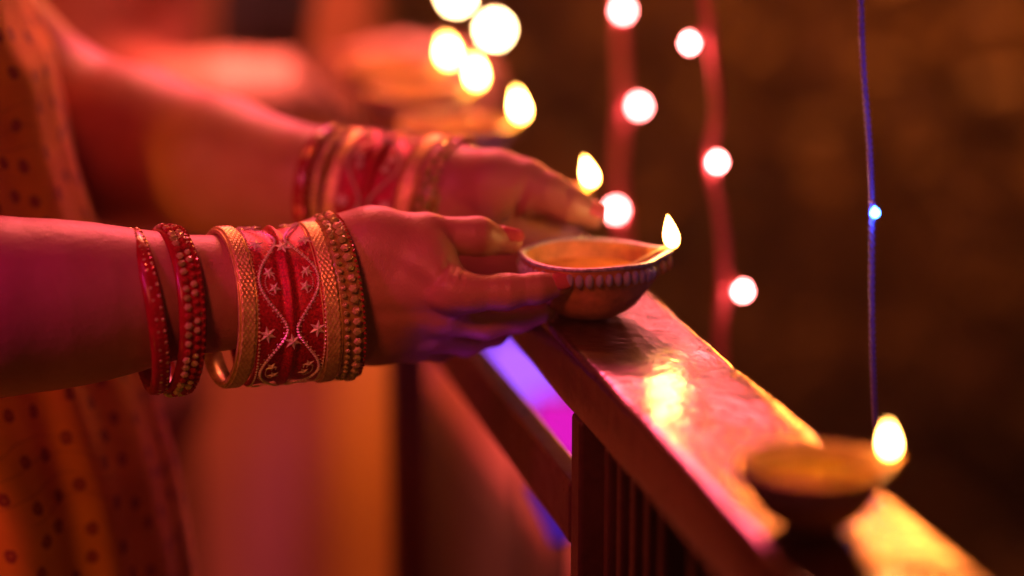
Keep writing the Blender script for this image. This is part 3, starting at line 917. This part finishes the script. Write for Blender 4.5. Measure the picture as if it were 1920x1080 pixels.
# torso with sleeve, and hair
def blob(name, chains, mat, parent, h=.006):
    limb_body(name, chains[:1], chains[1:], [], [], parent, h=h, mat=mat)
blob('blouse', [[(P(170, -260, 2.12), .11), (P(150, 200, 2.12), .115), (P(120, 700, 2.15), .13)], [(P(250, -160, 2.05), .05), (P(130, 120, 2.03), .048), (P(262, 178, 2.03), .040)]], M['cloth2'], w2)
vs, fs = [], []
for k in range(150):
    u0 = random.uniform(440, 600); d0 = random.uniform(2.02, 2.12)
    pts = []
    for i in range(7):
        q = i / 6
        pts.append(P(u0 + 12 * math.sin(q * 3 + k) - 25 * q, -260 + (350 + 30 * math.sin(k)) * q, d0))
    a, b = tube(pts, [.004 * (1 - .6 * i / 6) for i in range(7)], 4)
    o0 = len(vs); vs += a; fs += [tuple(x + o0 for x in f) for f in b]
hair = mesh_py('hair', vs, fs, M['hair'], w2); hair['kind'] = 'stuff'

# ------------------------------------------------------------------ hanging string lights
def twist(path, r, amp, n=8, turns=30, ph=0.0):
    out = []
    K = 200
    path = [Vector(p) for p in path]
    for i in range(K + 1):
        q = i / K * (len(path) - 1); j = min(int(q), len(path) - 2); f = q - j
        # catmull-rom
        p0 = path[max(j - 1, 0)]; p1 = path[j]; p2 = path[j + 1]; p3 = path[min(j + 2, len(path) - 1)]
        p = .5 * ((2 * p1) + (p2 - p0) * f + (2 * p0 - 5 * p1 + 4 * p2 - p3) * f * f + (3 * p1 - p0 - 3 * p2 + p3) * f ** 3)
        a = i / K * turns * 2 * math.pi + ph
        out.append(p + Vector((math.cos(a), math.sin(a), 0)) * amp)
    return tube(out, r, n)
def string_light(path, bulbs, d, cab, cabr, bmat, br, label, grp):
    e = empty('string_light', (0, 0, 0)); tag(e, label, 'string light', grp)
    pts = [P(u, v, d) for u, v in path]
    for k in range(2):
        vs, fs = twist(pts, cabr, cabr * .9, ph=k * math.pi, turns=40); mesh_py('cable', vs, fs, cab, e)
    for (u, v, cu) in bulbs:
        c_ = P(u, v, d - .004); a = P(cu, v - 22, d)
        vs, fs = tube([a, (a + c_) / 2 + Vector((0, 0, .002)), c_], [cabr, cabr, cabr * 1.3], 6); s = mesh_py('socket', vs, fs, cab, e)
        pf = [(max(1e-5, br * math.sin(math.pi * min(1, (i / 10)) ** .85)), -br * 1.25 + i / 10 * br * 2.5) for i in range(11)]
        vs, fs = lathe(pf, 16); b = mesh_py('bulb', vs, fs, bmat, e); b.location = c_; b.rotation_euler = (random.uniform(-.4, .4), random.uniform(-.4, .4), 0)
    return e
SG = 'string lights hanging beyond the railing'
string_light([(1150, -420), (1158, -100), (1165, 100), (1168, 200), (1160, 330), (1172, 480), (1170, 700), (1175, 900)], [(1168, 18, 1162), (1198, 198, 1170), (1155, 393, 1164), (1185, -190, 1160), (1150, -360, 1155)], 1.62, M['pinkcable'], .0023, M['bulbpink'], .0037, 'pink cable of lit bulbs hanging left of the other pink cable', SG)
string_light([(1300, -420), (1318, -120), (1330, 60), (1345, 200), (1330, 300), (1350, 400), (1358, 500), (1352, 620), (1355, 760)], [(1293, 80, 1332), (1345, 303, 1332), (1393, 545, 1356), (1330, -100, 1320), (1290, -300, 1310)], 1.42, M['pinkcable'], .0018, M['bulbpink'], .0034, 'pink cable of lit bulbs hanging right of the other pink cable', SG)
string_light([(1600, -420), (1612, -50), (1618, 120), (1630, 280), (1634, 400), (1634, 560), (1637, 700), (1642, 800)], [(1641, 398, 1632)], 1.12, M['bluelitcable'], .00085, M['bulbblue'], .0024, 'thin blue-lit cable with one small blue bulb hanging above the nearest lamp', SG)
string_light([(860, -500), (850, -250), (880, -120), (862, -20), (905, 40), (918, 75)], [(856, -8, 866), (928, 55, 912), (800, -260, 850)], 2.3, simple('dark_cable', (.05, .03, .02), .5), .0012, M['bulbwarm'], .0042, 'short dark cable with big warm bulbs above the far end of the handrail', SG)

# ------------------------------------------------------------------ garden trees
def tree(x, y, hgt, cr_, label, n=2600):
    e = empty('garden_shrub', (x, y, -1.5)); tag(e, label, 'shrub', 'shrubs in the dark garden')
    pts = [(0, 0, 0), (.03, .02, hgt * .3), (-.03, .05, hgt * .55), (.05, 0, hgt * .8)]
    vs, fs = tube(pts, [.04, .03, .022, .01], 10)
    for k in range(7):
        a = k * 2.4; z0 = hgt * (.35 + .07 * k)
        A, B = tube([(0, .03, z0), (.35 * cr_ * math.cos(a), .35 * cr_ * math.sin(a), z0 + .2), (.8 * cr_ * math.cos(a), .8 * cr_ * math.sin(a), z0 + .35)], [.018, .012, .005], 6)
        o0 = len(vs); vs += A; fs += [tuple(q + o0 for q in f) for f in B]
    mesh_py('stem', vs, fs, M['bark'], e)
    vs, fs = [], []
    clumps = [(Vector((random.gauss(0, .5) * cr_, random.gauss(0, .5) * cr_, hgt * random.uniform(.1, 1.0))), random.uniform(.15, .42) * cr_) for _ in range(26)]
    for k in range(n):
        c_, r_ = random.choice(clumps)
        p = c_ + Vector((random.gauss(0, 1), random.gauss(0, 1), random.gauss(0, 1))) * r_ * .6
        q = Quaternion((random.gauss(0, 1), random.gauss(0, 1), random.gauss(0, 1), random.gauss(0, 1))).normalized()
        s = random.uniform(.03, .07); b0 = len(vs)
        for (a, b) in ((-1, 0), (0, -.45), (1.1, 0), (0, .45)): vs.append(p + q @ Vector((a * s, b * s, .15 * s * abs(a))))
        fs.append((b0, b0 + 1, b0 + 2, b0 + 3))
    o = mesh_py('foliage', vs, fs, M['leaf'], e, smooth=False)
shr = [(.15, 5.2, 1.15, .75, 'round dim shrub in the garden behind the left pink cable'),
       (.78, 5.0, .95, .6, 'amber lit shrub in the garden between the right pink cable and the blue cable'),
       (1.55, 5.4, 1.15, .8, 'brown shrub in the garden right of the blue cable'),
       (.35, 7.2, 1.5, .9, 'shrub in the garden farther back between the two pink cables'),
       (1.15, 7.4, 1.3, .8, 'loose shrub in the garden farther back above the blue bulb'),
       (1.95, 7.6, 1.5, .9, 'darkest shrub in the garden at the upper corner'),
       (-.55, 6.8, 1.6, .9, 'dark shrub in the garden behind the warm bulbs'),
       (.1, 9.8, 1.7, 1.2, 'tall dim shrub at the back of the garden above the left pink cable'),
       (1.5, 10.2, 1.7, 1.3, 'tall dim shrub at the back of the garden above the blue cable')]
for q in shr: tree(*q)

# ------------------------------------------------------------------ thin haze added for glow round the flames and lifted blacks
bm = bmesh.new(); box_bm(bm, (0, 8, -.35), (30, 30, 5.0))
hz = bm_obj('haze', bm); tag(hz, kind='stuff')
t = NT('glow_haze'); v = t.new('ShaderNodeVolumePrincipled')
v.inputs['Density'].default_value = .009; v.inputs['Anisotropy'].default_value = .72; v.inputs['Color'].default_value = (.9, .88, .86, 1)
t.link(v.outputs[0], t.out.inputs['Volume']); t.n.remove(t.b)
hz.data.materials.append(t.m)
